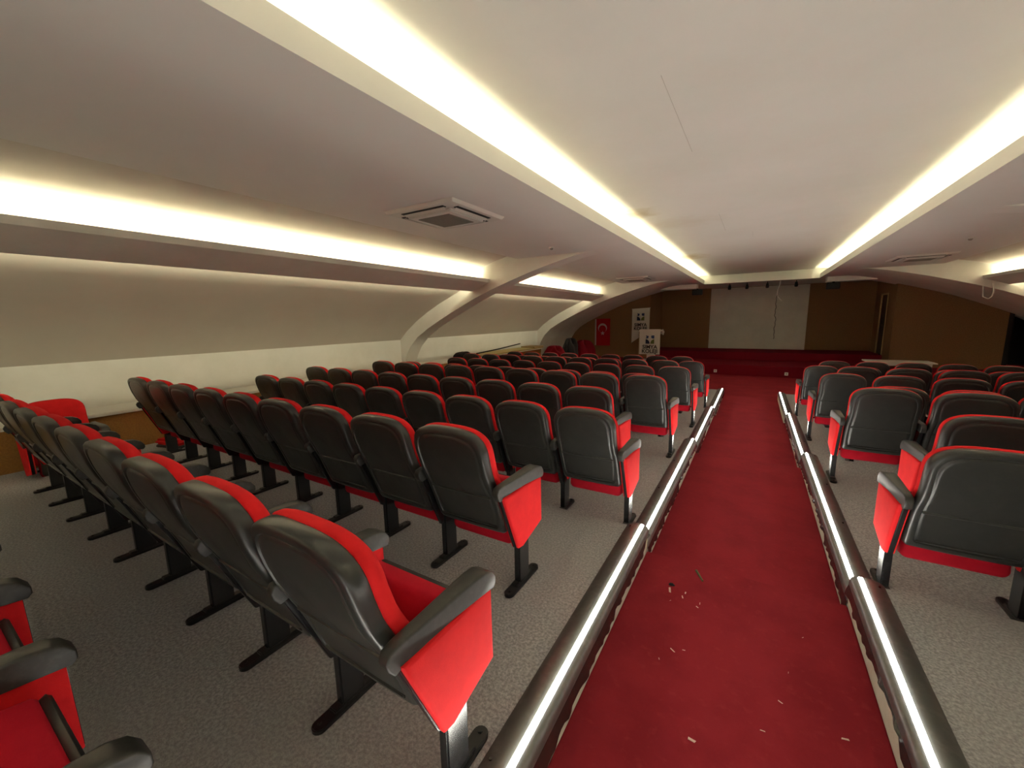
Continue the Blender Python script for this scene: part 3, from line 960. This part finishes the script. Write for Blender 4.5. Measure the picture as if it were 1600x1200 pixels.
for r, (nm, y, t, off) in enumerate(ROWS):
    if nm not in RIGHT: continue
    x0 = 1.055 + 0.315 * off + dx(y)
    n = RIGHT[nm]
    word = ['nearest row', 'second row', 'third row', 'fourth row', 'fifth row', 'sixth row', 'seventh row', 'last row before stage'][rr]
    rr += 1
    for k in range(n):
        kind = ((-1, k == 0),)
        if k == n - 1 and n == 9: kind = ((-1, False), (1, True))
        lab = 'chair right of the aisle, %s, %s' % (('aisle-end seat' if k == 0 else ORD[k] + ' seat from the aisle'), word)
        chair(kind, x0 + PITCH * k, y, TZ[t], lab, 'auditorium chairs right of the aisle')

# a detached seat without legs lying against the left ledge
def loose(x, y, z, rz, label, tilt=0.0):
    e = empty('detached_chair', (x, y, z), rz)
    e.rotation_euler = (tilt, 0, rz)
    dz = -0.235
    for nm, me in (('back_shell', SHELL_ME), ('back_cushion', CUSH_ME), ('seat_cushion', SEAT_ME), ('seat_pan', PAN_ME), ('hinge_bar', HINGE_ME)):
        link(nm, me, e, (0, 0, dz))
    for sx in (-1, 1):
        link('armrest', ARM_ME, e, (sx * 0.29, 0, dz))
        b = link('side_board', CORE_ME, e, (sx * 0.29, 0, dz))
        link('fabric_pad', PAD_IN[sx], b)
        link('fabric_pad', PAD_IN[-sx], b)
    return tag(e, label, 'chair', 'detached seats on the floor')
loose(-6.46, 1.08, 0.0, math.radians(-90), 'legless red seat resting on the floor against the left ledge')
e = empty('seat_cushion', (-6.48, 2.12, 0.0), 0.3)
MB().box(-0.21, 0.21, -0.20, 0.20, 0.035, 0.11).build('cushion', CLOTH, e, bevel=0.03, seg=3)
MB().box(-0.20, 0.20, -0.19, 0.19, 0.0, 0.035).build('underside_pan', SHELL, e, bevel=0.01)
tag(e, 'loose red seat cushion lying on the floor by the left ledge', 'cushion')

# ------------------------------------------------------------------ things on the left ledge near the stage
o = MB().box(-7.4, -6.75, 9.4, 12.6, 0.512, 0.56).build('flat_board', CARD, bevel=0.004)
tag(o, 'pale yellow board lying on the left ledge near the stage', 'board')
o = MB().box(-7.3, -6.75, 12.62, 13.35, 0.512, 0.60).build('cardboard_box', TAN, bevel=0.006)
tag(o, 'flat tan box on the far end of the left ledge', 'box')
o = MB().tube([(-7.0, 9.5, 0.60), (-7.05, 10.7, 0.64), (-7.15, 12.3, 0.72)], 0.018, 8).build('black_pole', BLACKC, smooth=True)
tag(o, 'long thin black pole lying along the board on the left ledge', 'pole')

def lump(name, x, y, z, sx, sy, sz, mt, label, cat, seed, group=None):
    rnd = random.Random(seed)
    ph = [rnd.uniform(0, 6) for _ in range(6)]
    nu, nv = 28, 14
    vs, fs = [], []
    for j in range(nv + 1):
        t = math.pi / 2 * j / nv
        for i in range(nu):
            a = 2 * math.pi * i / nu
            r = 1 + 0.13 * math.sin(3 * a + ph[0] + 2 * t) + 0.08 * math.sin(7 * a + ph[1]) + 0.05 * math.sin(11 * a + ph[2] + 5 * t)
            c = abs(math.cos(t)) ** 0.45
            s_ = math.sin(t) ** 0.8 if t > 0 else 0
            vs.append((r * c * math.cos(a) * sx, r * c * math.sin(a) * sy, sz * s_ * (1 + 0.10 * math.sin(4 * a + ph[3]))))
    for j in range(nv):
        for i in range(nu): fs.append((j * nu + i, j * nu + (i + 1) % nu, (j + 1) * nu + (i + 1) % nu, (j + 1) * nu + i))
    fs.append(tuple(range(nu - 1, -1, -1)))
    o = MB().add(vs, fs).build(name, mt, smooth=80)
    o.location = (x, y, z)
    return tag(o, label, cat, group)
lump('black_bag', -7.08, 8.95, 0.51, 0.18, 0.30, 0.17, BLACKC, 'slumped black bag on the left ledge beside the black pole', 'bag', 3)
lump('red_cloth_heap', -6.2, 13.2, FZ, 0.42, 0.40, 1.0, HEAP, 'dark red cloth heap by the second arch, left of the black jacket', 'cloth', 4)
lump('black_jacket', -6.0, 14.05, FZ, 0.30, 0.33, 1.22, BLACKC, 'black jacket heaped between two red cloth piles', 'jacket', 5)
lump('red_cloth_heap', -5.8, 14.95, FZ, 0.46, 0.42, 1.10, HEAP, 'dark red cloth heap beside the brown wall, right of the black jacket', 'cloth', 6)

# ------------------------------------------------------------------ litter on the aisle carpet
lump('dark_crumb', -0.37, 2.56, AZ[0], 0.018, 0.014, 0.008, BLACKC, 'dark blue crumb on the red aisle carpet beside a pale thread', 'litter', 8)
o = MB().tube([(-0.25, 2.79, AZ[0] + 0.008), (-0.20, 2.69, AZ[0] + 0.008)], [0.008, 0.006], 8).build('dry_leaf', mat('dry_leaf', (0.10, 0.09, 0.03, 1), 0.7), smooth=True)
tag(o, 'small dark dry leaf curled on the red aisle carpet', 'litter')
rnd = random.Random(11)
sc = [(-0.37, 2.50, 0.05), (-0.28, 2.52, 0.02), (-0.29, 2.47, 0.025), (-0.19, 2.46, 0.02), (-0.20, 2.42, 0.018), (-0.35, 2.40, 0.012), (-0.27, 2.01, 0.03),
      (-0.22, 2.04, 0.015), (-0.12, 1.57, 0.03), (-0.32, 1.92, 0.012), (0.13, 1.76, 0.02), (0.42, 1.89, 0.028), (0.32, 2.45, 0.012), (0.24, 2.15, 0.012), (0.20, 1.95, 0.02), (0.05, 1.35, 0.02)]
base_me = None
for (x, y, s_) in sc:
    if base_me is None:
        base_me = MB().hexa([(-0.5, -0.12, 0), (0.5, -0.08, 0), (0.45, 0.14, 0), (-0.4, 0.1, 0),
                             (-0.5, -0.12, 0.08), (0.5, -0.08, 0.12), (0.45, 0.14, 0.12), (-0.4, 0.1, 0.08)]).mesh('paper_scrap', PAPER)
    o = link('paper_scrap', base_me, None, (x, y, AZ[0] + 0.0005))
    o.scale = (s_, s_ * rnd.uniform(0.6, 1.6), s_ * 0.6)
    o.rotation_euler = (0, 0, rnd.uniform(0, 3.1))
    tag(o, 'tiny pale paper scrap on the red aisle carpet', 'litter', 'paper scraps on the aisle')
